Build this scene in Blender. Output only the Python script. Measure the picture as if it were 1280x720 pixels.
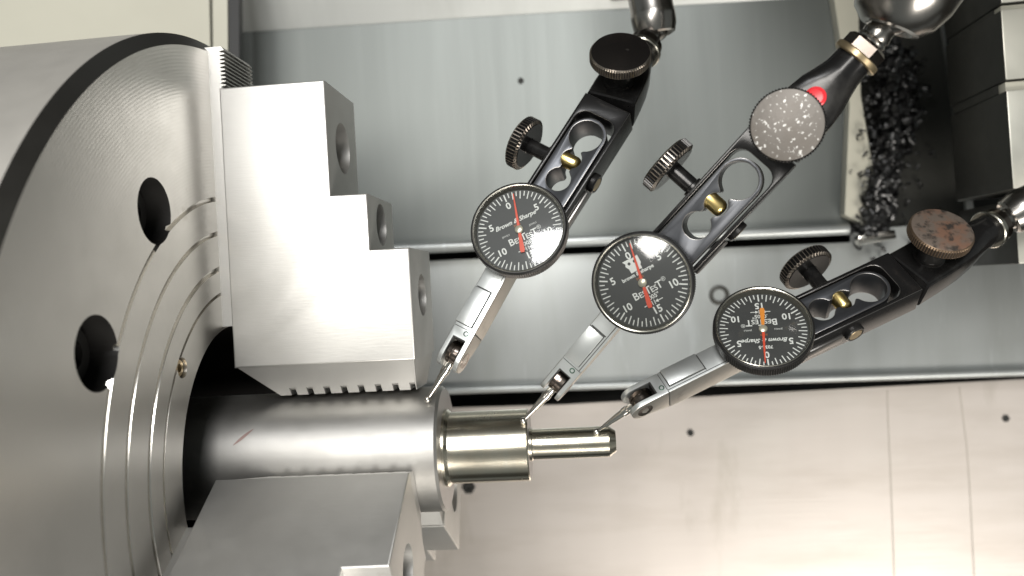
import bpy, bmesh, math, random
from mathutils import Matrix, Vector
random.seed(7)
for o in list(bpy.data.objects): bpy.data.objects.remove(o)
SC = bpy.context.scene
COL = SC.collection
K = 0.001                      # every number below is in millimetres
PI = math.pi
# ------------------------------------------------------------------ camera
F_PX = 1078.3
CAM = Vector((41.634, 60.603, 332.454))
ROT = Matrix(((0.99527, 0.05446, 0.08047), (-0.05461, 0.99851, -0.00037), (-0.08037, -0.00402, 0.99676)))
cd = bpy.data.cameras.new('camera'); cam = bpy.data.objects.new('camera', cd); COL.objects.link(cam)
cam.matrix_world = Matrix.Translation(CAM * K) @ ROT.to_4x4()
cd.sensor_width = 36; cd.lens = F_PX / 1280 * 36; cd.clip_start = 0.01; cd.clip_end = 50
cd.dof.use_dof = True; cd.dof.focus_distance = 0.312; cd.dof.aperture_fstop = 9
SC.camera = cam
SC.unit_settings.system = 'METRIC'
# ------------------------------------------------------------------ world and lamps
w = bpy.data.worlds.new('World'); SC.world = w; w.use_nodes = True
w.node_tree.nodes['Background'].inputs[0].default_value = (0.86, 0.93, 0.90, 1)
w.node_tree.nodes['Background'].inputs[1].default_value = 0.21
def area(name, loc, target, sx, sy, power, col=(1, 1, 1), spread=180):
    l = bpy.data.lights.new(name, 'AREA'); l.shape = 'RECTANGLE'; l.size = sx * K; l.size_y = sy * K
    l.energy = power; l.color = col; l.spread = math.radians(spread)
    o = bpy.data.objects.new(name, l); COL.objects.link(o); o.location = Vector(loc) * K
    o.rotation_euler = (Vector(target) - Vector(loc)).to_track_quat('-Z', 'Y').to_euler()
    return o
area('ceiling_light', (-200, 345, 1350), (0, 60, 0), 780, 220, 11.5, (1, .97, .92))
area('work_lamp', (0, 700, 1080), (20, 80, 0), 420, 260, 8.5, (1, 1, 1))
area('lower_fill_light', (520, -950, 900), (160, -100, -190), 800, 500, 17, (1, .95, .88))  # soft fill added to brighten the lower tray sheet, no known source
SC.view_settings.view_transform = 'Standard'; SC.view_settings.look = 'None'
SC.view_settings.exposure = 0; SC.view_settings.gamma = 1
SC.render.engine = 'CYCLES'
SC.cycles.max_bounces = 8; SC.cycles.transparent_max_bounces = 12; SC.cycles.use_denoising = True
SC.cycles.caustics_reflective = False; SC.cycles.caustics_refractive = False

def at(px, py, z):
    """point of the plane Z = z that stands at this place of the photograph (used to survey the setting)"""
    d = ROT @ Vector(((px - 640) / F_PX, (360 - py) / F_PX, -1)); t = (z - CAM.z) / d.z
    return CAM + d * t

# ------------------------------------------------------------------ materials
def mat(name, col, metal=0.0, rough=0.4, aniso=0.0, coat=0.0, noise=None, bump=None, spec=None, tangent=None, rings=None):
    """noise = (scale, colour2, low, high, stretch xyz) blotches; bump = (scale, strength, stretch)"""
    m = bpy.data.materials.new(name); m.use_nodes = True; nt = m.node_tree; N = nt.nodes; L = nt.links
    b = N['Principled BSDF']; b.inputs['Base Color'].default_value = (*col, 1)
    b.inputs['Metallic'].default_value = metal; b.inputs['Roughness'].default_value = rough
    b.inputs['Anisotropic'].default_value = aniso; b.inputs['Coat Weight'].default_value = coat
    b.inputs['Coat Roughness'].default_value = .08
    if spec is not None: b.inputs['Specular IOR Level'].default_value = spec
    tc = N.new('ShaderNodeTexCoord')
    def nz(scale, stretch, detail=6, rough_=.6):
        mp = N.new('ShaderNodeMapping'); mp.inputs['Scale'].default_value = stretch; L.new(tc.outputs['Object'], mp.inputs[0])
        t = N.new('ShaderNodeTexNoise'); t.inputs['Scale'].default_value = scale; t.inputs['Detail'].default_value = detail
        t.inputs['Roughness'].default_value = rough_; L.new(mp.outputs[0], t.inputs['Vector']); return t
    if noise:
        layers = noise if isinstance(noise, list) else [noise]
        prev = None
        for (s, c2, lo, hi, st) in layers:
            t = nz(s, st); r = N.new('ShaderNodeMapRange'); r.inputs[1].default_value = lo; r.inputs[2].default_value = hi
            L.new(t.outputs[0], r.inputs[0]); mx = N.new('ShaderNodeMix'); mx.data_type = 'RGBA'
            L.new(r.outputs[0], mx.inputs[0])
            if prev is None: mx.inputs[6].default_value = (*col, 1)
            else: L.new(prev, mx.inputs[6])
            mx.inputs[7].default_value = (*c2, 1); prev = mx.outputs[2]
        L.new(prev, b.inputs['Base Color'])
    sheet = 'sheet' in name
    rn = nz(14 if sheet else 90, (5, .25, 1) if sheet else (1, 1, 1), 4); rr = N.new('ShaderNodeMapRange'); rr.inputs[3].default_value = max(rough * (.93 if sheet else .8), .02); rr.inputs[4].default_value = min(rough * (1.08 if sheet else 1.25), 1)
    L.new(rn.outputs[0], rr.inputs[0]); L.new(rr.outputs[0], b.inputs['Roughness'])
    if bump:
        t = nz(bump[0], bump[2], 3); bp = N.new('ShaderNodeBump'); bp.inputs['Strength'].default_value = bump[1]
        bp.inputs['Distance'].default_value = .00015; L.new(t.outputs[0], bp.inputs['Height']); L.new(bp.outputs[0], b.inputs['Normal'])
    if rings:
        wv = N.new('ShaderNodeTexWave'); wv.wave_type = 'RINGS'; wv.rings_direction = 'X'; wv.inputs['Scale'].default_value = rings[0]; wv.inputs['Distortion'].default_value = .6; wv.inputs['Detail'].default_value = 3
        L.new(tc.outputs['Object'], wv.inputs['Vector']); b2 = N.new('ShaderNodeBump'); b2.inputs['Strength'].default_value = rings[1]; b2.inputs['Distance'].default_value = .0001
        L.new(wv.outputs['Fac'], b2.inputs['Height'])
        if bump: L.new(bp.outputs[0], b2.inputs['Normal'])
        L.new(b2.outputs[0], b.inputs['Normal'])
    if tangent:
        b.inputs['Anisotropic Rotation'].default_value = .25
        tg = N.new('ShaderNodeTangent'); tg.direction_type = 'RADIAL'; tg.axis = tangent; L.new(tg.outputs[0], b.inputs['Tangent'])
    return m
M = {}
M['sheet_green'] = mat('painted_sheet_grey_green', (.165, .178, .170), .6, .46, noise=[(7, (.145, .156, .149), .3, .8, (4, .25, 1)), (22, (.175, .188, .180), .5, .9, (8, .3, 1))], bump=(40, .04, (1, 1, 1)))
M['sheet_pale'] = mat('painted_sheet_pale', (.42, .44, .435), .6, .38, noise=[(7, (.34, .355, .34), .45, .75, (4, .5, 1)), (26, (.52, .55, .55), .6, .8, (5, .6, 1))], bump=(40, .04, (1, 1, 1)))
M['sheet_warm'] = mat('brushed_stainless_sheet', (.64, .585, .54), .5, .38, noise=[(12, (.56, .505, .455), .45, .75, (1, 5, 1)), (5, (.66, .63, .58), .5, .8, (1, 1, 1)), (16, (.44, .40, .34), .62, .85, (1.5, .5, 1))], bump=(60, .25, (.3, 9, 1)))
M['sheet_lit'] = mat('sheet_lit_bend', (.66, .67, .64), .3, .45, noise=(12, (.56, .57, .54), .45, .8, (3, .6, 1)))  # upper sheet's bend in a paler colour, the light on its tilt painted in
M['cream'] = mat('cream_enamel', (.62, .60, .50), 0, .35, noise=(8, (.56, .54, .45), .4, .8, (1, 1, 1)))
M['chuck_face'] = mat('turned_chuck_steel', (.70, .68, .645), 1, .36, aniso=.55, tangent='X', noise=[(14, (.58, .565, .53), .45, .75, (1, 1, 1)), (60, (.66, .64, .60), .6, .8, (1, 1, 1)), (35, (.36, .33, .28), .66, .80, (1, 1, 1))], bump=(50, .25, (1, 1, 1)), rings=(260, .2))
M['chuck_side'] = mat('chuck_side_steel', (.60, .575, .53), .55, .5, noise=(14, (.50, .48, .44), .45, .75, (1, 1, 1)))
M['chuck_rim'] = mat('dark_rim_steel', (.13, .125, .115), .9, .38)
M['groove'] = mat('groove_bright_steel', (.72, .70, .66), 1, .2)
M['jaw'] = mat('ground_jaw_steel', (.62, .61, .585), .85, .46, noise=[(18, (.54, .53, .505), .4, .8, (1, 1, 1)), (120, (.59, .58, .56), .6, .8, (1, 6, 1)), (45, (.40, .38, .34), .68, .82, (1, 1, 1))], bump=(150, .22, (1, 9, 1)))
M['jaw_side'] = mat('screw_dark_steel', (.20, .20, .19), .9, .35)
M['hole'] = mat('recess_shade_black', (.012, .011, .01), .2, .6)  # near black, shade inside bores, holes and slots put into the colour
M['work_big'] = mat('rolled_bar_steel', (.47, .46, .44), 1, .50, aniso=.25, tangent='X', noise=[(22, (.33, .32, .30), .4, .75, (.6, 1, 1)), (90, (.52, .51, .49), .6, .8, (.4, 1, 1))], bump=(160, .25, (.15, 1, 1)))
M['work_end'] = mat('faced_end_steel', (.56, .54, .53), 1, .38, bump=(200, .15, (1, 1, 1)))
M['work_bright'] = mat('turned_bright_steel', (.60, .555, .455), 1, .25, aniso=.55, tangent='X', noise=(40, (.58, .56, .48), .4, .8, (8, 1, 1)), bump=(900, .10, (6, .05, .05)))
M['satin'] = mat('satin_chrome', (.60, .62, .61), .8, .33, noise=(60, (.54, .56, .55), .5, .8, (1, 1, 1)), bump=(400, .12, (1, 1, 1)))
M['satin_shaded'] = mat('satin_chrome_shaded', (.40, .38, .345), .85, .36, noise=(90, (.27, .25, .22), .6, .78, (1, 1, 1)))  # darker copy of satin for the body sides, their shade painted in
M['polished'] = mat('polished_steel', (.66, .63, .58), 1, .14)
M['dark_steel'] = mat('dark_polished_steel', (.20, .17, .15), 1, .2)
M['black_ox'] = mat('black_oxide_steel', (.016, .0155, .0155), .4, .2, spec=.4, noise=[(70, (.05, .048, .045), .55, .8, (1, 1, 1)), (260, (.16, .15, .13), .74, .8, (1, 1, 1))], bump=(300, .1, (1, 1, 1)))
M['black_edge'] = mat('worn_black_edge', (.22, .21, .20), .9, .3)
M['blue_plate'] = mat('gunmetal_plate', (.078, .081, .088), .75, .36, noise=(90, (.08, .085, .095), .5, .8, (1, 1, 1)), bump=(300, .1, (1, 1, 1)))
M['knurl'] = mat('worn_knurl', (.33, .29, .25), 1, .3, noise=(150, (.14, .12, .10), .45, .7, (1, 1, 1)))
M['knob_dark'] = mat('dark_knob_face', (.05, .045, .042), .85, .22, noise=[(60, (.09, .07, .06), .5, .8, (1, 1, 1)), (230, (.42, .40, .37), .70, .74, (1, 1, 1))])
M['knob_pitted'] = mat('pitted_grey_knob_face', (.155, .14, .125), .3, .5, noise=[(60, (.125, .105, .085), .45, .8, (1, 1, 1)), (620, (.62, .61, .58), .59, .63, (1, 1, 1))], bump=(500, .5, (1, 1, 1)))
M['knob_rust'] = mat('rusty_knob_face', (.17, .135, .11), .35, .5, noise=[(110, (.22, .125, .085), .45, .60, (1, 1, 1)), (260, (.05, .042, .036), .50, .64, (1, 1, 1))], bump=(300, .35, (1, 1, 1)))
M['rust_knurl'] = mat('rusty_knurl', (.17, .12, .08), .8, .4, noise=(200, (.10, .07, .05), .5, .8, (1, 1, 1)))
M['brass'] = mat('brass', (.75, .58, .24), 1, .28, noise=(200, (.60, .42, .15), .5, .8, (1, 1, 1)))
M['bronze'] = mat('worn_bronze', (.42, .33, .20), .9, .35)
M['bezel'] = mat('bezel_black', (.012, .0115, .011), .2, .36)
M['bezel_line'] = mat('bezel_bright_edge', (.50, .48, .42), 1, .25)
M['rehaut'] = mat('dial_inner_wall', (.16, .155, .13), .2, .4)
M['dial'] = mat('dial_face_black', (.05, .051, .051), 0, .45, noise=(50, (.06, .061, .060), .4, .8, (1, 1, 1)))  # lifted from black, the crystal's grey haze put into the colour
M['white'] = mat('white_print', (.82, .83, .80), 0, .5)
M['red'] = mat('red_needle', (.82, .10, .05), 0, .35)
M['orange'] = mat('orange_needle', (.90, .32, .05), 0, .35)
M['orange_print'] = mat('orange_print', (.60, .22, .08), 0, .5)
M['cap'] = mat('needle_cap', (.74, .70, .56), .6, .3)
M['red_paint'] = mat('red_plastic', (.65, .03, .04), 0, .25)
M['green_screw'] = mat('green_tinted_screw', (.05, .10, .07), .6, .35)
M['shadow_gap'] = mat('dark_gap', (.02, .02, .018), 0, .7)
M['rubber'] = mat('black_rubber', (.02, .02, .02), 0, .45)
M['chips'] = mat('dark_swarf', (.085, .085, .085), .8, .33, noise=(60, (.17, .17, .165), .6, .8, (1, 1, 1)))
M['chrome'] = mat('smoky_chrome', (.36, .345, .325), 1, .24, noise=(30, (.22, .20, .18), .4, .75, (1, 1, 1)))
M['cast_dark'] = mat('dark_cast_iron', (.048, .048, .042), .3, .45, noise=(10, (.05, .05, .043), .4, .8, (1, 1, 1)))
M['way_shaded'] = mat('way_block_shaded', (.032, .032, .028), .3, .45, noise=(10, (.035, .035, .03), .4, .8, (1, 1, 1)))
M['way_lit'] = mat('way_block_lit', (.66, .65, .58), .6, .35)
def glass():
    m = bpy.data.materials.new('clear_crystal'); m.use_nodes = True; nt = m.node_tree; N = nt.nodes; L = nt.links
    N.remove(N['Principled BSDF']); out = N['Material Output']
    t = N.new('ShaderNodeBsdfTransparent'); t.inputs[0].default_value = (.95, .96, .95, 1)
    g = N.new('ShaderNodeBsdfGlossy'); g.inputs['Roughness'].default_value = .085
    fr = N.new('ShaderNodeFresnel'); fr.inputs[0].default_value = 1.5
    mu = N.new('ShaderNodeMath'); mu.operation = 'MULTIPLY'; mu.inputs[1].default_value = 1.9; mu.use_clamp = True
    mx = N.new('ShaderNodeMixShader'); L.new(fr.outputs[0], mu.inputs[0]); L.new(mu.outputs[0], mx.inputs[0])
    L.new(t.outputs[0], mx.inputs[1]); L.new(g.outputs[0], mx.inputs[2]); L.new(mx.outputs[0], out.inputs[0]); return m
M['glass'] = glass()

# ------------------------------------------------------------------ mesh helpers (millimetres in, metres out)
def finish(name, me, m, parent=None, smooth=35):
    if m:
        for x in (m if isinstance(m, list) else [m]): me.materials.append(x if not isinstance(x, str) else M[x])
    for p in me.polygons: p.use_smooth = True
    me.set_sharp_from_angle(angle=math.radians(smooth))
    o = bpy.data.objects.new(name, me); COL.objects.link(o)
    if parent: o.parent = parent
    return o
def from_bm(name, bm, m, parent=None, xf=None, smooth=35, recalc=True):
    if recalc: bmesh.ops.recalc_face_normals(bm, faces=bm.faces)
    if xf is not None: bm.transform(xf)
    bmesh.ops.scale(bm, vec=(K, K, K), verts=bm.verts)
    me = bpy.data.meshes.new(name); bm.to_mesh(me); bm.free()
    return finish(name, me, m, parent, smooth)
def box_bm(x0, x1, y0, y1, z0, z1, bev=0, bm=None, seg=2):
    own = bm is None; b = bmesh.new()
    r = bmesh.ops.create_cube(b, size=1)
    bmesh.ops.scale(b, vec=(x1 - x0, y1 - y0, z1 - z0), verts=b.verts)
    bmesh.ops.translate(b, vec=((x0 + x1) / 2, (y0 + y1) / 2, (z0 + z1) / 2), verts=b.verts)
    if bev: bmesh.ops.bevel(b, geom=b.edges[:], offset=bev, segments=seg, profile=.6, affect='EDGES')
    if own: return b
    join(bm, b); return bm
def join(dst, src, xf=None):
    if xf is not None: src.transform(xf)
    t = bpy.data.meshes.new('t'); src.to_mesh(t); src.free(); dst.from_mesh(t); bpy.data.meshes.remove(t)
def lathe_bm(prof, seg=64, closed=False, wob=None):
    """prof = [(along, r)], revolved about local X. wob(i_profile, k_segment) -> radius offset"""
    b = bmesh.new(); rings = []
    for i, (x, r) in enumerate(prof):
        if r < 1e-6: rings.append([b.verts.new((x, 0, 0))]); continue
        rings.append([b.verts.new((x, (r + (wob(i, k) if wob else 0)) * math.cos(2 * PI * k / seg), (r + (wob(i, k) if wob else 0)) * math.sin(2 * PI * k / seg))) for k in range(seg)])
    pairs = list(zip(rings, rings[1:]))
    if closed: pairs.append((rings[-1], rings[0]))
    for A, B in pairs:
        if len(A) == 1 and len(B) == 1: continue
        for k in range(seg):
            k2 = (k + 1) % seg
            if len(A) == 1: b.faces.new((A[0], B[k], B[k2]))
            elif len(B) == 1: b.faces.new((A[k], B[0], A[k2]))
            else: b.faces.new((A[k], B[k], B[k2], A[k2]))
    return b
def axis_xf(origin, d, up=(0, 0, 1)):
    """matrix taking local X to direction d"""
    d = Vector(d).normalized(); u = Vector(up); y = u.cross(d)
    if y.length < 1e-4: y = Vector((0, 1, 0)).cross(d)
    y.normalize(); z = d.cross(y)
    return Matrix.Translation(Vector(origin)) @ Matrix((d, y, z)).transposed().to_4x4()
def frame(origin, ax, n):
    """columns: ax, n x ax, n"""
    n = Vector(n).normalized(); ax = Vector(ax); ax = (ax - n * ax.dot(n)).normalized(); b = n.cross(ax)
    return Matrix.Translation(Vector(origin)) @ Matrix((ax, b, n)).transposed().to_4x4()
def plate_bm(outer, holes, z0, z1, bev=.3, bevres=1):
    """flat plate with holes, rounded edges, made from a filled 2D curve"""
    cu = bpy.data.curves.new('c', 'CURVE'); cu.dimensions = '2D'; cu.fill_mode = 'BOTH'
    for pts in [outer] + holes:
        s = cu.splines.new('POLY'); s.points.add(len(pts) - 1); s.use_cyclic_u = True
        for q, (x, y) in zip(s.points, pts): q.co = (x, y, 0, 1)
    cu.extrude = (z1 - z0) / 2 - bev; cu.bevel_depth = bev; cu.bevel_resolution = bevres; cu.offset = -bev
    o = bpy.data.objects.new('c', cu); COL.objects.link(o)
    me = bpy.data.meshes.new_from_object(o.evaluated_get(bpy.context.evaluated_depsgraph_get()))
    bpy.data.objects.remove(o); bpy.data.curves.remove(cu)
    b = bmesh.new(); b.from_mesh(me); bpy.data.meshes.remove(me)
    bmesh.ops.remove_doubles(b, verts=b.verts, dist=1e-4)
    bmesh.ops.translate(b, vec=(0, 0, (z0 + z1) / 2), verts=b.verts)
    return b
def wear(b, idx=1, lo=.15, hi=.93):
    for f in b.faces:
        f.normal_update()
        if lo < abs(f.normal.z) < hi: f.material_index = idx
    return b
def rim_dark(b, x0, x1, r, idx=1):
    for f in b.faces:
        c = f.calc_center_median()
        if x0 < c.x < x1 and math.hypot(c.y, c.z) < r: f.material_index = idx
    return b
def text_bm(body, size, shear=0, bold=0, spacing=1, th=.03):
    cu = bpy.data.curves.new('t', 'FONT'); cu.body = body; cu.size = size; cu.align_x = 'CENTER'; cu.align_y = 'CENTER'
    cu.shear = shear; cu.offset = bold; cu.space_character = spacing; cu.extrude = th / 2; cu.resolution_u = 3
    o = bpy.data.objects.new('t', cu); COL.objects.link(o)
    me = bpy.data.meshes.new_from_object(o.evaluated_get(bpy.context.evaluated_depsgraph_get()))
    bpy.data.objects.remove(o); bpy.data.curves.remove(cu)
    b = bmesh.new(); b.from_mesh(me); bpy.data.meshes.remove(me); return b
def cut(o, cutters):
    """boolean difference, applied"""
    for c in cutters:
        md = o.modifiers.new('b', 'BOOLEAN'); md.operation = 'DIFFERENCE'; md.object = c; md.solver = 'EXACT'
    bpy.context.view_layer.update()
    me = bpy.data.meshes.new_from_object(o.evaluated_get(bpy.context.evaluated_depsgraph_get()))
    o.modifiers.clear(); old = o.data; o.data = me; bpy.data.meshes.remove(old)
    for c in cutters: bpy.data.objects.remove(c)
    for p in me.polygons: p.use_smooth = True
    me.set_sharp_from_angle(angle=math.radians(30))
def circle(cx, cy, r, n=40, a0=0, a1=2 * PI):
    full = abs(a1 - a0 - 2 * PI) < 1e-6
    return [(cx + r * math.cos(a0 + (a1 - a0) * i / (n if full else n - 1)), cy + r * math.sin(a0 + (a1 - a0) * i / (n if full else n - 1))) for i in range(n)]
def empty(name, mw, label, cat, group=None):
    o = bpy.data.objects.new(name, None); COL.objects.link(o); o.empty_display_size = .01
    mw = mw.copy(); mw.translation = mw.translation * K; o.matrix_world = mw
    tag(o, label, cat, group); return o
def tag(o, label, cat, group=None):
    o['label'] = label; o['category'] = cat
    if group: o['group'] = group
    return o
def struct(o): o['kind'] = 'structure'; return o
def quad_sheet(name, px, z, th, m, lip=None):
    """folded metal sheet whose corners stand at surveyed places"""
    b = bmesh.new(); top = [b.verts.new(at(x, y, zz)) for (x, y), zz in zip(px, z if isinstance(z, (list, tuple)) else [z] * len(px))]
    bot = [b.verts.new(v.co + Vector((0, 0, -th))) for v in top]; n = len(top)
    b.faces.new(top); b.faces.new(bot[::-1])
    for i in range(n): b.faces.new((top[i], bot[i], bot[(i + 1) % n], top[(i + 1) % n]))
    return from_bm(name, b, m, smooth=30)
def bar(name, p, q, r0, m, parent=None, seg=24, sy=1):
    """rounded rod between two points"""
    p = Vector(p); q = Vector(q); L_ = (q - p).length
    b = lathe_bm([(0, 0), (0, r0 * .8), (r0 * .2, r0), (L_ - r0 * .2, r0), (L_, r0 * .8), (L_, 0)], seg)
    return from_bm(name, b, m, parent, axis_xf(p, q - p))

# ================================================================== the setting
# upper sheet of the chip tray (grey green), its bent top, its rolled front edge
struct(quad_sheet('tray_upper_panel', [(297, 41), (620, 20), (1052, -5), (1062, 290), (800, 303), (250, 326)], -170, 1.5, 'sheet_green'))
struct(quad_sheet('tray_upper_bend', [(290, -60), (1052, -90), (1052, -5.5), (620, 19.5), (297, 40.5)], [-150, -150, -169.6, -169.6, -169.6], 1.5, 'sheet_lit'))
struct(bar('tray_rolled_edge', at(300, 320, -168), at(1062, 286, -168), 3.2, 'sheet_pale'))
# middle sheet
struct(quad_sheet('tray_middle_panel', [(300, 337), (1063, 303), (1063, 288), (1400, 262), (1400, 462), (300, 499)], -183, 1.5, 'sheet_pale'))
struct(bar('tray_middle_edge', at(300, 496, -181), at(1400, 461, -181), 2.4, 'sheet_pale'))
# lower stainless sheet, under the lip of the middle one
struct(quad_sheet('tray_lower_panel', [(200, 520), (700, 506), (1000, 489), (1280, 474), (1500, 464), (1500, 900), (200, 900)], -199, 1.5, 'sheet_warm'))
struct(quad_sheet('tray_floor', [(-900, -500), (2000, -500), (2000, 1300), (-900, 1300)], -225, 2, 'shadow_gap'))
# headstock side: cream enamelled cover, edge strip, rubber seal
struct(quad_sheet('headstock_cover', [(-300, -150), (258, -150), (263, 75), (262, 400), (-300, 400)], -120, 6, 'cream'))
struct(quad_sheet('door_edge_strip', [(264, -150), (283, -150), (285, 100), (267, 100)], -118, 5, 'cream'))
struct(quad_sheet('door_rubber_seal', [(284, -150), (298, -150), (299, 110), (287, 110)], -117, 5, 'rubber'))

# seams scored in the stainless sheet
# ================================================================== chuck
XC = -95.2
ax0 = Matrix.Translation((XC, 0, 0))
chuck = empty('lathe_chuck', ax0, 'large round steel lathe chuck with ringed face and three stepped jaws', 'lathe chuck')
def groove(r, w_=.9, d=1.6): return [(0, r + w_), (-d, r + w_ * .45), (-d, r - w_ * .45), (0, r - w_)]
prof = [(-150, 0), (-150, 160), (-9, 161.8), (-3.2, 161.8), (0, 157.6)]
prof += groove(101.6) + groove(88.6, .9) + groove(75.3, 1.0) + groove(66, .6)
prof += [(0, 53.2), (-1.2, 52), (-45, 52), (-45, 0)]
bm = lathe_bm(prof, 300)
def rad(f): c = f.calc_center_median(); return math.hypot(c.y, c.z), c.x
for f in bm.faces:
    r_, x_ = rad(f)
    if r_ > 157.7 and x_ > -3.3: f.material_index = 1
    elif x_ < -.2 and 60 < r_ < 110: f.material_index = 2
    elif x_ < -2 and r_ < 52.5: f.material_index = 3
    elif r_ > 159 and x_ < -6: f.material_index = 4
body = from_bm('chuck_body', bm, ['chuck_face', 'chuck_rim', 'groove', 'hole', 'chuck_side'], chuck, smooth=12)
cutters = []
def cyl_cut(p, d, r, L_, seg=40):
    o = from_bm('cut', lathe_bm([(0, 0), (0, r), (L_, r), (L_, 0)], seg), None, None, axis_xf(p, d)); return o
bolts = []
for a in (34, 64, 154, 184, 274, 304):
    A = math.radians(a); p = (0, 111 * math.cos(A), 111 * math.sin(A))
    c = cyl_cut((-16, p[1], p[2]), (1, 0, 0), 11, 30); c.parent = chuck; cutters.append(c); bolts.append(p)
for a in (50.9, 170.9, 290.9):
    A = math.radians(a); c = cyl_cut((-6, 62.9 * math.cos(A), 62.9 * math.sin(A)), (1, 0, 0), 3.6, 20, 24); c.parent = chuck; cutters.append(c)
cut(body, cutters)
for f in body.data.polygons:      # bolt hole walls set near black, recess shade put into the colour
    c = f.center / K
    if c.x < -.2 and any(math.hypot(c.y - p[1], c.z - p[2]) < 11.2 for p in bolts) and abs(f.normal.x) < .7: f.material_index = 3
for p in bolts:
    b = lathe_bm([(-15.9, 0), (-15.9, 8.6), (-7.6, 8.6), (-7, 8), (-7, 4.3)], 36)
    join(b, lathe_bm([(-7, 4.3), (-12, 4.1), (-12, 0)], 6))
    from_bm('socket_bolt', b, 'hole', chuck, Matrix.Translation((0, p[1], p[2])), 30)
for a in (50.9, 170.9, 290.9):
    A = math.radians(a)
    from_bm('set_screw', lathe_bm([(-5.9, 0), (-5.9, 3.2), (-1.4, 3.2), (-1, 2.8), (-1, 1.5), (-3, 1.4), (-3, 0)], 20), 'bronze', chuck, Matrix.Translation((0, 62.9 * math.cos(A), 62.9 * math.sin(A))), 30)

# one jaw: x along the spindle from the chuck face (0 = face), y radial, z across
J0, J1, J2, J3 = 6.5, 46.5, 60.2, 74.8
def jaw(angle):
    X = Matrix.Rotation(angle, 4, 'X')
    # top jaw outline in (x, radius)
    out = [(J0, 36.5), (J3, 36.5), (J3, 77.6), (J2, 77.6), (J2, 98.3), (J1, 98.3), (J1, 141), (J0, 141)]
    b = plate_bm(out, [], -21, 21, .7, 2)
    o = from_bm('top_jaw', b, 'jaw', chuck, X, 25)
    cs = []; scr = []
    for x, r in ((J1, 119), (J2, 88.2), (J3, 60)):
        c = cyl_cut(X @ Vector((x - 11, r, 0)), (1, 0, 0), 8.2 if x > J1 else 10, 14); c.parent = chuck; cs.append(c)
        scr.append((x, r))
    cut(o, cs)
    for x, r in scr:
        R = 6.6 if x > J1 else 8
        b = lathe_bm([(-10.9, 0), (-10.9, R), (-5.6, R), (-5, R - .6), (-5, R * .55)], 32)
        join(b, lathe_bm([(-5, R * .55), (-9, R * .5), (-9, 0)], 6))
        from_bm('jaw_screw', b, 'jaw_side', chuck, X @ Matrix.Translation((x, r, 0)), 30)
    # gripping wedge with notches
    b = bmesh.new(); st = [(J0 + 1, 36.6, 20.4)]; x = 20.0
    st.append((x, 24.4, 10.5))
    while x < J3 - 8:
        st += [(x + 4.2, 24.4, 10.5), (x + 4.5, 26.6, 11.5), (x + 6.2, 26.6, 11.5), (x + 6.6, 24.4, 10.5)]; x += 6.6
    st += [(J3 - 2.2, 24.4, 10.5), (J3 - .6, 36.6, 20.4)]
    rings = []
    for i, (x, r, h) in enumerate(st):
        xm = x if 0 < i < len(st) - 1 else x
        xt = min(x, J3 - .6); end = i in (0, len(st) - 1)
        m_r, m_h = (36.7, 20.4) if end else (27.4, 13.0)
        rings.append([b.verts.new(c) for c in ((x, r, -h), (x, r, h), (min(x, J3 - 1.6), m_r, m_h), (xt, 36.8, 20.4), (xt, 36.8, -20.4), (min(x, J3 - 1.6), m_r, -m_h))])
    for A, B in zip(rings, rings[1:]):
        for k in range(6): b.faces.new((A[k], B[k], B[(k + 1) % 6], A[(k + 1) % 6]))
    b.faces.new(rings[0]); b.faces.new(rings[-1][::-1])
    from_bm('grip_edge', b, 'jaw', chuck, X, 20)
    # serrated master jaw between face and top jaw
    pts = [(-1.5, 52), (5.2, 52)]; r = 54.0
    while r < 157: pts += [(6.4, r), (4.6, r + .35), (4.6, r + .75), (6.4, r + 1.1)]; r += 1.5
    pts += [(5.2, 158.6), (-1.5, 158.6)]
    o = from_bm('master_jaw', plate_bm(pts, [], -14, 14, .05, 0), 'jaw', chuck, X, 20)
    from_bm('jaw_key', box_bm(4.4, 7.2, 56, 138, -9, 9, .3), 'jaw', chuck, X)
for k in range(3): jaw(k * 2 * PI / 3)

# ================================================================== stepped workpiece
X3, X2, X1 = -14.07, 18.46, 51.4
work = empty('stepped_workpiece', Matrix.Translation((0, 0, 0)), 'turned steel shaft with three diameters gripped in the chuck jaws', 'workpiece')
b = lathe_bm([(-138, 0), (-138, 24), (X3 - 1.0, 24), (X3, 23.0), (X3, 14.6), (X3, 13)], 128)
for f in b.faces:
    if f.calc_center_median().x > X3 - .02: f.material_index = 1
from_bm('large_diameter', b, ['work_big', 'work_end'], work, smooth=20)
b = lathe_bm([(X3 - .2, 15.0), (X3 + 1.0, 14.9), (X3 + 1.7, 14.2), (X3 + 2.2, 13.8), (X2 - .5, 13.8), (X2, 13.3), (X2, 5)], 128)
for f in b.faces:
    if f.calc_center_median().x > X2 - .02: f.material_index = 1
from_bm('middle_diameter', b, ['work_bright', 'work_end'], work, smooth=20)
b = lathe_bm([(X2 - .2, 6.4), (X2 + .8, 6.3), (X2 + 1.2, 5.91), (X1 - 2.6, 5.91), (X1, 4.0), (X1, 0)], 96)
for f in b.faces:
    if f.calc_center_median().x > X1 - .02: f.material_index = 1
from_bm('small_diameter', b, ['work_bright', 'work_end'], work, smooth=20)

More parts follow.
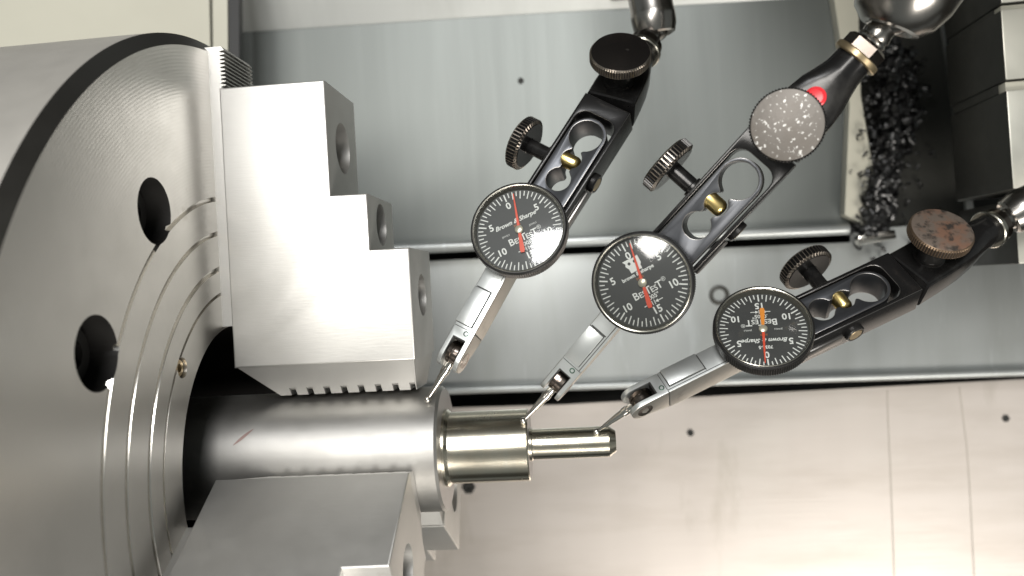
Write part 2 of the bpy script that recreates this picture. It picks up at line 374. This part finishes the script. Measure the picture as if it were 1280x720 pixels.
# ================================================================== dial indicators
def lettering(name, parent, bm, xf, m='white'):
    return from_bm(name, bm, m, parent, xf)
def indicator(C, n, a, R, turn, needle, ball, hw, style, label, lastpart):
    """C dial centre, n dial normal, a direction from dial to tip (body), R dial radius, turn = dial rotation"""
    F = frame(C, a, n); root = empty('dial_indicator', F, label, 'dial indicator', 'dial test indicators touching the workpiece')
    ZA = Matrix.Rotation(PI / 2, 4, 'Y')     # lathe X -> local -Z ; use D() for dial lathes
    def D(prof, seg=96, **k):                # prof [(height n, radius)]
        b = lathe_bm([(-h, r) for h, r in prof], seg, **k); b.transform(Matrix.Rotation(PI / 2, 4, 'Y')); return b
    # bezel with knurled rim
    TE = 132
    def kn(i, k): return (-.28 if k % 2 else 0) if i in (1, 2) else 0
    from_bm('bezel', D([(-5.6, R - .7), (-5.2, R - .05), (-1.1, R - .05), (-.9, R - .45), (-.25, R - .35), (0, R - .75), (0, R - 1.0)], TE * 2, wob=kn), 'bezel', root, smooth=30)
    from_bm('bezel_ring', D([(0, R - 1.0), (.12, R - 1.2), (0, R - 1.5), (-.5, R - 1.7)], 128), 'bezel_line', root)
    from_bm('inner_wall', D([(-.5, R - 1.7), (-2.8, R * .885), (-2.8, R * .88)], 96), 'rehaut', root)
    from_bm('dial_back', D([(-5.6, R - .8), (-6.2, R - 1.6), (-7.9, R - 2.4), (-8.6, R * .55), (-8.6, 0)], 96), 'black_ox', root)
    dial = from_bm('dial_plate', D([(-2.8, R * .89), (-2.8, 0)], 96), 'dial', root)
    from_bm('crystal', D([(-.3, R - 1.55)] + [(-.3 + 1.0 * (1 - (t / 10) ** 2.2), (R - 1.55) * t / 10) for t in range(9, -1, -1)], 96), 'glass', root, smooth=80)
    # dial frame in local coordinates: u = image right, v = image up, then turned
    inv = F.to_3x3().inverted(); nn = Vector(n).normalized()
    u = Vector((0, 1, 0)).cross(nn).normalized(); v = nn.cross(u)
    T0 = Matrix((inv @ u, inv @ v, Vector((0, 0, 1)))).transposed().to_4x4()
    T = T0 @ Matrix.Rotation(math.radians(turn), 4, 'Z')
    def P(x, y, rot=0, h=-2.74): return T @ Matrix.Translation((x * R, y * R, h)) @ Matrix.Rotation(math.radians(rot), 4, 'Z')
    b = bmesh.new()
    for i in range(60):
        A = 2 * PI * i / 60; lo = .69 if i % 2 == 0 else .75; hw_ = .0105 if i % 10 else .014
        t = box_bm(-hw_ * R, hw_ * R, lo * R, .855 * R, -.015, .015); t.transform(Matrix.Rotation(A, 4, 'Z')); join(b, t)
    lettering('scale_marks', dial, b, P(0, 0))
    for i, s in enumerate(('0', '5', '10', '15', '10', '5')):
        A = PI / 2 + 2 * PI * i / 6; r = .585
        lettering('numeral', dial, text_bm(s, .20 * R, 0, .005 * R, 1.0), P(r * math.cos(A), r * math.sin(A)))
    TB = lambda s, sz, x, y, m='white', sh=0, bo=.0, sp=1, rot=0: lettering('lettering', dial, text_bm(s, sz * R, sh, bo * R, sp), P(x, y, rot), m)
    if style == 'head':
        # company mark: white block of two square faces, with small rings
        q = [(-.17, .16), (-.13, .10), (-.15, .05), (-.11, -.02), (-.11, -.11), (.13, -.11), (.13, -.04), (.16, .0), (.16, .16), (.02, .145), (-.05, .16)]
        lettering('logo', dial, plate_bm([(x * R, y * R) for x, y in q], [[(x * R, y * R) for x, y in circle(cx, .075, .03, 14)] for cx in (-.06, .055)], -.02, .02, .005, 0), P(.0, .37))
        TB('brown & sharpe', .105, 0, .205, bo=.003)
        TB('SWISS', .06, 0, .11, 'orange_print')
    else:
        TB('Brown & Sharpe', .135, 0, .255 if style == 'num' else .22, sh=.35, bo=.003)
        if style == 'num': TB('7032-5', .10, 0, .41, bo=.003)
        TB('SWISS', .055, 0, .12, 'orange_print')
        TB('JEWELS', .05, -.30, 0); TB('JEWELS', .05, .30, 0)
    TB('B', .21, -.25, -.18, bo=.003); TB('ES', .155, -.115, -.20, bo=.002); TB('T', .21, .015, -.18, bo=.003)
    TB('ES', .155, .135, -.20, bo=.002); TB('T', .21, .26, -.18, bo=.003); TB('\u00ae', .12, .38, -.12)
    TB('.0005"', .12, .02, -.325, bo=.002)
    # arrows
    b = bmesh.new()
    for s in (-1, 1):
        join(b, box_bm(min(s * .05, s * .2) * R, max(s * .05, s * .2) * R, -.008 * R, .008 * R, -.015, .015))
        join(b, box_bm((s * .025 - .007) * R, (s * .025 + .007) * R, -.045 * R, .045 * R, -.015, .015))
        join(b, plate_bm([(s * .035 * R, 0), (s * .10 * R, .035 * R), (s * .10 * R, -.035 * R)], [], -.02, .02, .003, 0))
    lettering('arrow_marks', dial, b, P(0, -.43))
    # needle: angle in the image frame, measured from up, clockwise negative
    ang, tail_m = needle
    TN = T0 @ Matrix.Rotation(math.radians(ang), 4, 'Z')
    nd = plate_bm([(-.030 * R, 0), (-.010 * R, .80 * R), (.010 * R, .80 * R), (.030 * R, 0)], [], -2.15, -1.95, .04, 0)
    ne = from_bm('needle', nd, 'red', root, TN)
    tl = plate_bm([(-.022 * R, .02 * R), (-.052 * R, -.44 * R), (-.035 * R, -.50 * R), (.035 * R, -.50 * R), (.052 * R, -.44 * R), (.022 * R, .02 * R)], [], -2.2, -1.9, .05, 0)
    from_bm('needle_tail', tl, tail_m, ne, TN)
    from_bm('needle_cap', D([(-2.8, .085 * R), (-1.8, .085 * R), (-1.5, .06 * R), (-1.45, 0)], 28), 'cap', root)
    # body: profile in (a, n), width along b
    BC = hw[0]; W = hw[1]; top = -8.2; dep = -20
    XB = Matrix(((1, 0, 0, 0), (0, 0, -1, BC), (0, 1, 0, 0), (0, 0, 0, 1)))   # (x,y,z)->(x, -z+BC, y)
    bp = plate_bm([(-14, top), (41, top), (41, dep + .4), (38, dep), (-14, dep)], [], -W, W, .35, 2)
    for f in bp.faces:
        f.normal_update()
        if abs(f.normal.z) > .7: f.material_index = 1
    from_bm('body', bp, ['satin', 'satin_shaded'], root, XB, 25)
    tipc = 52.0; e = [(41.25, top), (tipc, top)] + circle(tipc, top - 4.6, 4.6, 14, PI / 2, -PI * .62) + [(41.25, dep + .6)]
    bp = plate_bm(e, [], -W, W, .35, 2)
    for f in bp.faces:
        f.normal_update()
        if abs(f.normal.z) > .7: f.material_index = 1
    fork = from_bm('fork', bp, ['satin', 'satin_shaded'], root, XB, 25)
    c = from_bm('cut', box_bm(45, 70, BC - 2.7, BC + 2.7, -40, 0), None, root); cut(fork, [c])
    from_bm('joint_line', box_bm(40.9, 41.35, BC - W + .35, BC + W - .35, dep + 1, top - .35), 'shadow_gap', root)
    from_bm('dovetail_pad', plate_bm([(25.2, BC - W + .1), (39.7, BC - W + .1), (39.7, BC + W - 2.2), (25.2, BC + W - 2.2)], [], top - .05, top + 1.0, .2, 1), 'satin', root)
    from_bm('pad_outline', plate_bm([(24.95, BC - W + .1), (39.95, BC - W + .1), (39.95, BC + W - 1.9), (24.95, BC + W - 1.9)], [], top - .1, top + .07, .03, 0), 'shadow_gap', root)
    from_bm('ridge_line', box_bm(12, 41, BC + W - 1.2, BC + W - .95, top - .2, top + .05), 'shadow_gap', root)
    from_bm('pad_groove', box_bm(24.5, 24.9, BC - W + .6, BC + W - 1.6, top - .2, top + .03), 'shadow_gap', root)
    sc = D([(top - .2, 1.05), (top + .05, 1.05), (top + .1, .8), (top - .1, .45), (top - .5, .4), (top - .5, 0)], 20)
    from_bm('body_screw', sc, 'green_screw', root, Matrix.Translation((42.6, BC + W - 3.0, 0)))
    # pivot wheel and pins, axis along b
    pv = Vector((50.2, BC, -13.0))
    wb = lathe_bm([(-2.3, 0), (-2.3, 3.9), (-2.0, 4.4), (-.6, 4.5), (-.5, 4.2), (.5, 4.2), (.6, 4.5), (2.0, 4.4), (2.3, 3.9), (2.3, 0)], 40)
    from_bm('pivot_wheel', wb, 'dark_steel', root, axis_xf(pv, (0, 1, 0)))
    from_bm('slot_back', box_bm(44.9, 45.6, BC - 2.65, BC + 2.65, -18, -8.4), 'hole', root)
    pb = lathe_bm([(W - .1, 3.2), (W + .12, 3.0), (W + .05, 1.4), (W - .4, 1.3), (W - .4, 0)], 28)
    for s in (1, -1):
        from_bm('pivot_pin', pb.copy() if s == 1 else pb, 'dark_steel', root, axis_xf((51.2, BC, -13.2), (0, s, 0)))
    # stylus to the ball
    B = F.inverted() @ Vector(ball); d = (B - pv).normalized(); L_ = (B - pv).length
    sb = lathe_bm([(2.5, 0), (2.5, 1.6), (6.5, 1.5), (6.8, 1.75), (8.6, 1.75), (8.9, 1.45), (11, 1.35), (L_ - 1.0, .52), (L_, .5)], 28)
    from_bm('stylus', sb, 'polished', root, axis_xf(pv, d))
    bb = bmesh.new(); bmesh.ops.create_uvsphere(bb, u_segments=28, v_segments=16, radius=1.35)
    from_bm('contact_ball', bb, 'polished', root, Matrix.Translation(B), 60)
    return F
I1 = indicator((19.65, 82.71, 18), (-.112, .314, 1), (-.508, -.837, .206), 18.2, 23, (9, 'red'), (-17.94, 20.99, 14.12), (-1.9, 4.5), 'plain',
    'leftmost of the three black dials, bright glare on its glass, tip on the largest diameter', None)
I2 = indicator((61.96, 59.83, 36), (-.259, -.088, 1), (-.655, -.719, -.233), 17.85, 25, (14, 'red'), (17.11, 10.85, 10.36), (-.8, 4.4), 'head',
    'middle black dial with small square white logo, its tip on the middle diameter', None)
I3 = indicator((106.78, 42.04, 12), (-.087, .714, 1), (-.909, -.373, .188), 18.1, 181, (176.5, 'orange'), (44.19, 4.81, 5.24), (-1.4, 4.6), 'num',
    'rightmost dial, upside down with orange needle tail, its tip on the thinnest diameter', None)

# ================================================================== clamp holders
def holder(C, h, n, twist, pitch, yaw, kn_h, kface, knurl_m, label, red=False, neck=92, seg_scale=1.0):
    F = frame(C, h, n); root = empty('indicator_holder', F, label, 'holder', 'black clamp holders gripping the indicators')
    # clamp plate with its hourglass opening
    def half(x):
        r = 0
        for c, R in ((26, 4.8), (35.5, 4.0), (46.2, 6.5)):
            if abs(x - c) < R: r = max(r, math.sqrt(R * R - (x - c) ** 2))
        if 26 < x < 46: r = max(r, 2.0)
        return r
    xs = [21.32 + (52.58 - 21.32) * (.5 - .5 * math.cos(PI * i / 90)) for i in range(91)]
    hole = [(x, .3 + half(x)) for x in xs[1:-1]] + [(x, .3 - half(x)) for x in reversed(xs[1:-1])]
    outer = [(4, -7.6), (4, 7.9)] + [(46 + 8.0 * math.sin(t), .15 + 7.75 * math.cos(t)) for t in [PI * i / 24 for i in range(25)]]
    from_bm('clamp_plate', wear(plate_bm(outer, [hole], -22, -9, .22, 1)), ['blue_plate', 'black_edge'], root)
    # U frame round it
    fo = [(9, -10), (62, -10), (62, 10), (9, 10), (9, 8.5), (51, 8.5)] + [(51 + 4.5 * math.sin(t), 4.1 + 4.4 * math.cos(t)) for t in (.4, .8, 1.2, 1.57)] + [(55.5, -4)] + [(51 + 4.5 * math.sin(t), -4.1 + 4.4 * math.cos(t)) for t in (1.57, 1.94, 2.34, 2.74)] + [(51, -8.5), (9, -8.5)]
    from_bm('clamp_frame', wear(plate_bm(fo, [], -22.5, -8.6, .4, 2), 1, .3, .9), ['black_ox', 'black_edge'], root)
    from_bm('brass_pin', lathe_bm([(-3.6, 0), (-3.4, 1.6), (-2.6, 2.6), (-1.6, 3.0), (4, 3.0), (4, 0)], 28), 'brass', root, axis_xf((35.2, .4, -12.2), (0, 1, 0)))
    b = lathe_bm([(9.9, 3.9), (11.6, 3.9), (12.0, 3.5), (12.0, 2.9), (11.8, 2.8)], 36)
    ps = from_bm('pivot_screw', b, 'black_ox', root, axis_xf((33, 0, -15.5), (0, -1, 0)))
    from_bm('screw_face', lathe_bm([(11.7, 2.85), (12.05, 2.5), (12.05, 0)], 32), 'bronze', ps, axis_xf((33, 0, -15.5), (0, -1, 0)))
    # a slotted spring lug low on the side
    from_bm('side_lug', box_bm(13, 28, -11.2, -9.9, -18, -13.5, .5), 'black_edge', root)
    # small thumb knob on the other side
    kx = axis_xf((34.2, 0, -14), (0, 1, 0)); TE = 46
    ks = from_bm('thumb_screw', lathe_bm([(9.9, 3.9), (11, 3.9), (11.4, 3.0), (19.6, 3.0), (20, 3.6)], 36), 'black_ox', root, kx)
    def kn(i, k): return -.75 if (k % 4 in (2, 3) and i in (2, 3)) else 0
    from_bm('thumb_knob', rim_dark(lathe_bm([(19.8, 0), (19.8, 9.3), (20.5, 10.7), (24.0, 10.7), (24.7, 9.6), (24.7, 0)], TE * 4, wob=kn), 20.4, 24.3, 10.42), ['knurl', 'black_ox'], ks, kx, 28)
    from_bm('knob_inner_face', lathe_bm([(19.7, 3.3), (19.55, 9.0), (19.8, 9.2)], 64), 'black_ox', ks, kx)
    # second segment, turned about the joint
    X = Matrix.Translation((62.4, 0, -15.5)) @ Matrix.Rotation(math.radians(twist), 4, 'X') @ Matrix.Rotation(math.radians(yaw), 4, 'Z') @ Matrix.Rotation(math.radians(pitch), 4, 'Y')
    s = seg_scale
    def sec(x, hw_, hd, cz, p):   # superellipse section
        out = []
        for k in range(40):
            t = 2 * PI * k / 40; c, s_ = math.cos(t), math.sin(t)
            out.append((x, hw_ * math.copysign(abs(c) ** (2 / p), c), cz + hd * math.copysign(abs(s_) ** (2 / p), s_)))
        return out
    Q = (neck - 62.4) / 33
    secs = [sec(.3, 9.2, 6.2, 0, 9), sec(.8, 9.9, 6.8, 0, 9), sec(8 * Q, 9.8, 6.8, 0, 9), sec(15 * Q, 9.5, 6.6, 0, 7), sec(20 * Q, 8.8, 6.3, 0, 4.5), sec(24 * Q, 7.6, 6.1, 0, 2.8), sec(28 * Q, 6.6, 6.1, 0, 2), sec(neck - 62.4, 6.3, 6.3, 0, 2)]
    b = bmesh.new(); rings = [[b.verts.new(v) for v in q] for q in secs]
    for A, B in zip(rings, rings[1:]):
        for k in range(40): b.faces.new((A[k], B[k], B[(k + 1) % 40], A[(k + 1) % 40]))
    b.faces.new(rings[0]); b.faces.new(rings[-1][::-1])
    from_bm('swivel_arm', b, 'black_ox', root, X, 32)
    kb = axis_xf((kn_h - 62.4, 0, 0), (0, 0, 1), up=(0, 1, 0))
    st = from_bm('knob_stem', lathe_bm([(6.6, 6), (7.4, 6), (7.7, 5.2), (17.5, 5.2)], 36), 'black_ox', root, X @ kb)
    TB = 72
    def k2(i, k): return -.3 if (k % 4 in (2, 3) and i in (2, 3)) else 0
    b = lathe_bm([(17.4, 0), (17.4, 11.0), (18, 11.7), (20.8, 11.7), (21.4, 11.2), (21.6, 11.0)], TB * 4, wob=k2); rim_dark(b, 17.9, 20.9, 11.52)
    kn_ = from_bm('clamp_knob', b, [knurl_m, 'hole'], st, X @ kb, 28)
    from_bm('knob_face', lathe_bm([(21.6, 11.0), (21.75, 10.6), (21.8, 0)], 96), kface, st, X @ kb)
    if red:
        from_bm('red_dot', lathe_bm([(5.8, 3.5), (7.2, 3.4), (7.5, 2.8), (7.3, 2.2), (7.6, 0)], 36), 'red_paint', root, X @ axis_xf((kn_h - 62.4 + 12.6, .4, 0), (0, 0, 1), up=(0, 1, 0)))
    # collar, nut, stud, ball
    q = neck - 62.4
    from_bm('collar_ring', lathe_bm([(q - .4, 6), (q - .4, 7.6), (q, 8.0), (q + 1.6, 8.0), (q + 2, 7.6), (q + 2, 5)], 48), 'bezel_line' if not red else 'bronze', root, X)
    b = lathe_bm([(q + 2, 0), (q + 2, 7.1), (q + 5.6, 7.1), (q + 6.6, 6.0), (q + 6.6, 0)], 6 if red else 40)
    from_bm('lock_nut', b, 'dark_steel', root, X, 30)
    from_bm('ball_stud', lathe_bm([(q + 6.5, 4.9), (q + 7.4, 5.2), (q + 8.4, 4.6), (q + 9.6, 4.9), (q + 11.5, 4.3), (q + 13, 4.2)] + [(q + 17.5 - 6.2 * math.cos(t), 6.2 * math.sin(t)) for t in [.75 + (PI - .75) * i / 14 for i in range(15)]], 40), 'chrome', root, X)
    return F @ X @ Vector((q + 17.5, 0, 0)), (F @ X).to_3x3() @ Vector((1, 0, 0))
b1, d1 = holder((19.65, 82.71, 18), (.5632, .8043, -.1895), (-.112, .314, 1), 0, 20, 11, 71.8, 'knob_dark', 'knurl', 'black holder of the leftmost dial with glossy dark round knob', neck=99)
b2, d2 = holder((61.96, 59.83, 36), (.688, .6854, .2385), (-.259, -.088, 1), 0, 0, 0, 69, 'knob_pitted', 'black_ox', 'black holder with pitted pale grey knob and small red dot beside it', red=True, neck=98.5)
b3, d3 = holder((106.78, 42.04, 12), (.9167, .3586, -.1763), (-.087, .714, 1), 0, 11, 10, 73.5, 'knob_rust', 'rust_knurl', 'black holder of the rightmost dial with brown rusty round knob', neck=113)
for q in (b1, b2, b3): print('ball', q[:])

# ================================================================== articulated arms
def arm(ball, d, prof, m, tube_m, label, bend):
    X = axis_xf(ball, d); root = empty('articulated_arm', X, label, 'support arm', 'support arms behind the holders')
    from_bm('ball_socket', lathe_bm(prof, 72), m, root, None, 30)
    from_bm('arm_tube', lathe_bm([(prof[-1][0] - .5, prof[-1][1] - .8), (prof[-1][0] + 150, prof[-1][1] - 1.6), (prof[-1][0] + 150, 0)], 48), tube_m, root)
arm(b1, (-.12, .97, .05), [(-2.2, 5.8), (-3.4, 7.0), (-2.8, 8.2), (.5, 9.2), (4, 9.5), (6.2, 9.4), (6.6, 9.2), (30, 9.0)], ['chrome'], 'black_ox', 'black tubular arm entering at the top edge above the glossy dark knob', 0)
arm(b2, (.42, .88, .2), [(-3.4, 5.6), (-4.6, 7.5), (-4.2, 9.5), (-1, 13.0), (5, 15.6), (14, 17.2), (26, 17.5), (40, 16)], ['chrome'], 'chrome', 'large smoky chrome ball socket at the top edge above the red dot', 0)
arm(b3, (.85, .45, .1), [(-2.2, 5.6), (-3.4, 6.6), (-2.8, 7.6), (.5, 8.6), (4, 9.0), (7, 8.6), (30, 8.6)], ['chrome'], 'black_ox', 'brownish steel arm end at the right edge beyond the rusty knob', 0)

# ================================================================== right hand side: ways, carriage, swarf
# tall dark carriage standing beyond the upper edge of the picture (it darkens the sheet by reflection)
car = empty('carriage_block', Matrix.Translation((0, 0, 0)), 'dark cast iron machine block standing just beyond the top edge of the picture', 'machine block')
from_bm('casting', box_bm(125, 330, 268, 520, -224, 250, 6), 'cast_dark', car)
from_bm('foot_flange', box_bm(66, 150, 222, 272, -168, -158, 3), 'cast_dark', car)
# dark trough between tray and ways
struct(quad_sheet('swarf_trough', [(1052, -40), (1290, -40), (1290, 335), (1062, 335)], -205, 3, 'cast_dark'))
# pale end flange of the tray with a pointed lower end
b = bmesh.new()
pts = [(1040, -20), (1072, -20), (1076, 120), (1096, 240), (1093, 289), (1056, 268), (1062, 130)]
top = [b.verts.new(at(x, y, -160)) for x, y in pts]; f = b.faces.new(top)
r = bmesh.ops.extrude_face_region(b, geom=[f]); bmesh.ops.translate(b, vec=(0, 0, -9), verts=[v for v in r['geom'] if isinstance(v, bmesh.types.BMVert)])
struct(from_bm('tray_end_flange', b, 'cream'))
# bright bar at the foot of the flange
fb = from_bm('edge_clip', box_bm(-10, 10, -2.6, 2.6, -4, 4, 1), 'polished'); p = at(1094, 297, -160); fb.location = p * K; fb.rotation_euler = (0, 0, .12)
tag(fb, 'short bright metal clip at the foot of the swarf heap', 'clip')
# curved bright edge of the trough: upright strip of sheet following a curve
pts = [(1168, -40), (1176, 20), (1184, 80), (1192, 140), (1200, 200), (1207, 240), (1210, 290), (1206, 330)]
b = bmesh.new(); rows = []
for i, (x, y) in enumerate(pts):
    wd = 2.5 + 5.5 * max(0, (i - 2)) / 3 if i < 6 else 10
    p = at(x, y, -170); q = at(x + wd, y, -170); rows.append([b.verts.new(p), b.verts.new((q.x, q.y, -170)), b.verts.new((q.x, q.y, -173)), b.verts.new((p.x, p.y, -173))])
for A, B in zip(rows, rows[1:]):
    for k in range(4): b.faces.new((A[k], B[k], B[(k + 1) % 4], A[(k + 1) % 4]))
b.faces.new(rows[0]); b.faces.new(rows[-1][::-1])
struct(from_bm('trough_wall', b, 'sheet_pale'))
# stack of way blocks: tops painted lit, flanks painted shaded, thin cream strips between
def block(y0, y1, xl, zt, label, strip=True):
    P0 = at(xl, y0, zt); P1 = at(xl + (y1 - y0) * .07, y1, zt)
    root = empty('way_block', Matrix.Translation(P0), label, 'steel block', 'steel blocks stacked along the right edge')
    L_ = (P1 - P0).length; ang = math.atan2((P1 - P0).x, -(P1 - P0).y); X = Matrix.Rotation(ang, 4, 'Z')
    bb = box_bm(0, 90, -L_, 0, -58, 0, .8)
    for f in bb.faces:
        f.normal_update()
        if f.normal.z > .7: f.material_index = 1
    from_bm('block_body', bb, ['way_shaded', 'way_lit'], root, X)
    if strip: from_bm('joint_web', box_bm(.7, 88, -L_ - 4.2, -L_ - .2, -56, -9.2), 'way_shaded', root, X)
    if strip: from_bm('joint_strip', box_bm(.9, 88, -L_ - 4.6, -L_ - .4, -9, -2.5, .4), 'cream', root, X)
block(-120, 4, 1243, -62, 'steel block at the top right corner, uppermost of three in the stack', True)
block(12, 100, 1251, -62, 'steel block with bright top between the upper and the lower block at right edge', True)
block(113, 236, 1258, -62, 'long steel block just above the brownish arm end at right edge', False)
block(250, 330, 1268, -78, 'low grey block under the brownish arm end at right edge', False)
# dark patch under the rusty knob: reflected from an added unseen block
# swarf: curled chips heaped in the trough
b = bmesh.new(); rnd = random.Random(3)
def chip(p, R, turns, pitch_, w_, rot):
    n = int(10 * turns); prev = None
    for i in range(n + 1):
        t = 2 * PI * turns * i / n; r_ = R * (1 - .25 * i / n)
        v0 = rot @ Vector((r_ * math.cos(t), r_ * math.sin(t), pitch_ * i / n)) + p; v1 = rot @ Vector((r_ * .8 * math.cos(t), r_ * .8 * math.sin(t), pitch_ * i / n + w_)) + p
        a, c = b.verts.new(v0), b.verts.new(v1)
        if prev: b.faces.new((prev[0], a, c, prev[1]))
        prev = (a, c)
from mathutils import Euler
for i in range(1150):
    t = rnd.random() ** .85; y = 55 + 238 * t
    cx = 1112 + 10 * math.sin(t * 5) - 14 * t ; wd = 34 * (1 - .55 * abs(t - .45) * 2 ** .5)
    px = cx + rnd.gauss(0, wd * .42)
    if px < 1068 + (rnd.random() - .5) * 10: continue
    hgt = -176 + 18 * math.exp(-((px - cx) / wd) ** 2 * 1.5) * rnd.random() + rnd.random() * 6
    chip(at(px, y, hgt), rnd.uniform(1.4, 4.2), rnd.uniform(.7, 2.0), rnd.uniform(1, 5), rnd.uniform(1.2, 3.4), Euler((rnd.uniform(0, 6), rnd.uniform(0, 6), rnd.uniform(0, 6))).to_matrix())
for i in range(170):
    px = rnd.gauss(1108, 30); y = rnd.uniform(70, 322)
    if px < 1062 or px > 1185: continue
    z0 = -158 if px < 1094 and y < 285 else (-203 if y < 300 else -181)
    if px < 1094 and rnd.random() < .45: continue
    chip(at(px, y, z0 + 1.5), rnd.uniform(.8, 2.6), rnd.uniform(.6, 1.6), rnd.uniform(.5, 3), rnd.uniform(.6, 1.6), Euler((rnd.uniform(0, 6), rnd.uniform(0, 6), rnd.uniform(0, 6))).to_matrix())
o = from_bm('swarf_heap', b, 'chips', recalc=False, smooth=60); o['kind'] = 'stuff'; o['label'] = 'heap of small dark curled steel chips'
# bolts, a drip ring and stray chips on the tray
def bolt(px, py, z, r, label):
    bb = lathe_bm([(0, 0), (0, r), (r * .3, r), (r * .42, r * .85), (r * .42, r * .4), (r * .2, r * .35), (r * .2, 0)], 6)
    o = from_bm('bolt_head', bb, 'shadow_gap', None, axis_xf((0, 0, 0), (0, 0, 1), up=(0, 1, 0))); o.location = at(px, py, z) * K
    tag(o, label, 'bolt')
bolt(863, 541, -199, 2.2, 'tiny dark bolt head on the pale sheet below the rightmost dial')
bolt(1257, 523, -199, 2.2, 'tiny dark bolt head on the pale sheet near the right edge')
bolt(586, 609, -199, 4.2, 'round bolt head just below the middle diameter of the shaft')
bolt(651, 101, -170, 1.9, 'tiny dark bolt head high on the grey green sheet')
ring = from_bm('drip_ring', lathe_bm([(0, 3.4), (.8, 3.6), (1, 4.6), (.6, 5.8), (0, 6), ], 40), 'cast_dark', None, axis_xf((0, 0, 0), (0, 0, 1), up=(0, 1, 0)))
ring.location = at(899, 369, -183) * K; tag(ring, 'small dark ring lying on the sheet left of the rightmost dial', 'washer')

# machine enclosure standing round the work, outside the picture
enc = struct(from_bm('enclosure_back_wall', box_bm(-900, 1200, 820, 840, -225, 620), 'cast_dark'))
struct(from_bm('enclosure_front_wall', box_bm(-900, 1200, -700, -680, -225, 60), 'cast_dark'))
M['reflect_dark'] = mat('reflection_block_dark', (.028, .024, .016), .2, .5, noise=(25, (.05, .04, .028), .5, .8, (1, 1, 1)))
A_ = at(1196, 350, -183); B_ = at(1200, 452, -183)
tc = empty('reflection_block', Matrix.Translation((0, 0, 0)), 'added dark block out of view at right, reflected in the sheet below the rusty knob', 'machine block')  # unseen block added so its dark reflection falls on the middle sheet
from_bm('reflection_block_body', box_bm(332, 470, B_.y - 8, A_.y, -182.5, 190, 6, seg=4), 'reflect_dark', tc)
from_bm('reflection_block_cap', box_bm(329, 473, B_.y - 11, A_.y + 3, 190, 200, 3), 'reflect_dark', tc)
# red pen mark on the large diameter
b = bmesh.new(); prev = None
for i in range(15):
    t = i / 14; x = -90 + 7 * t; a = math.radians(56 + 14 * (1 - t)); wd = math.radians(.3 + 1.5 * math.sin(PI * t))
    A = [b.verts.new((x, 24.12 * math.cos(a + q * wd), 24.12 * math.sin(a + q * wd))) for q in (-1, -.5, 0, .5, 1)]
    if prev:
        for k in range(4): b.faces.new((prev[k], prev[k + 1], A[k + 1], A[k]))
    prev = A
M['faded_red'] = mat('faded_red_mark', (.35, .25, .23), .8, .45)
from_bm('red_mark', b, 'faded_red', work)

# faint folds in the stainless sheet
def crease(pts):
    q = [(x, y) for x, y in pts] + [(x + 1.1, y) for x, y in reversed(pts)]
    return struct(quad_sheet('sheet_seam', q, -198.6, .35, 'seam'))
M['seam'] = mat('dull_seam', (.46, .42, .37), 0, .8)  # darker and duller than the stainless around it
crease([(1109, 488), (1110, 530), (1112, 570), (1114, 620), (1118, 730)]); crease([(1199, 484), (1203, 515), (1208, 555), (1212, 610), (1218, 730)])
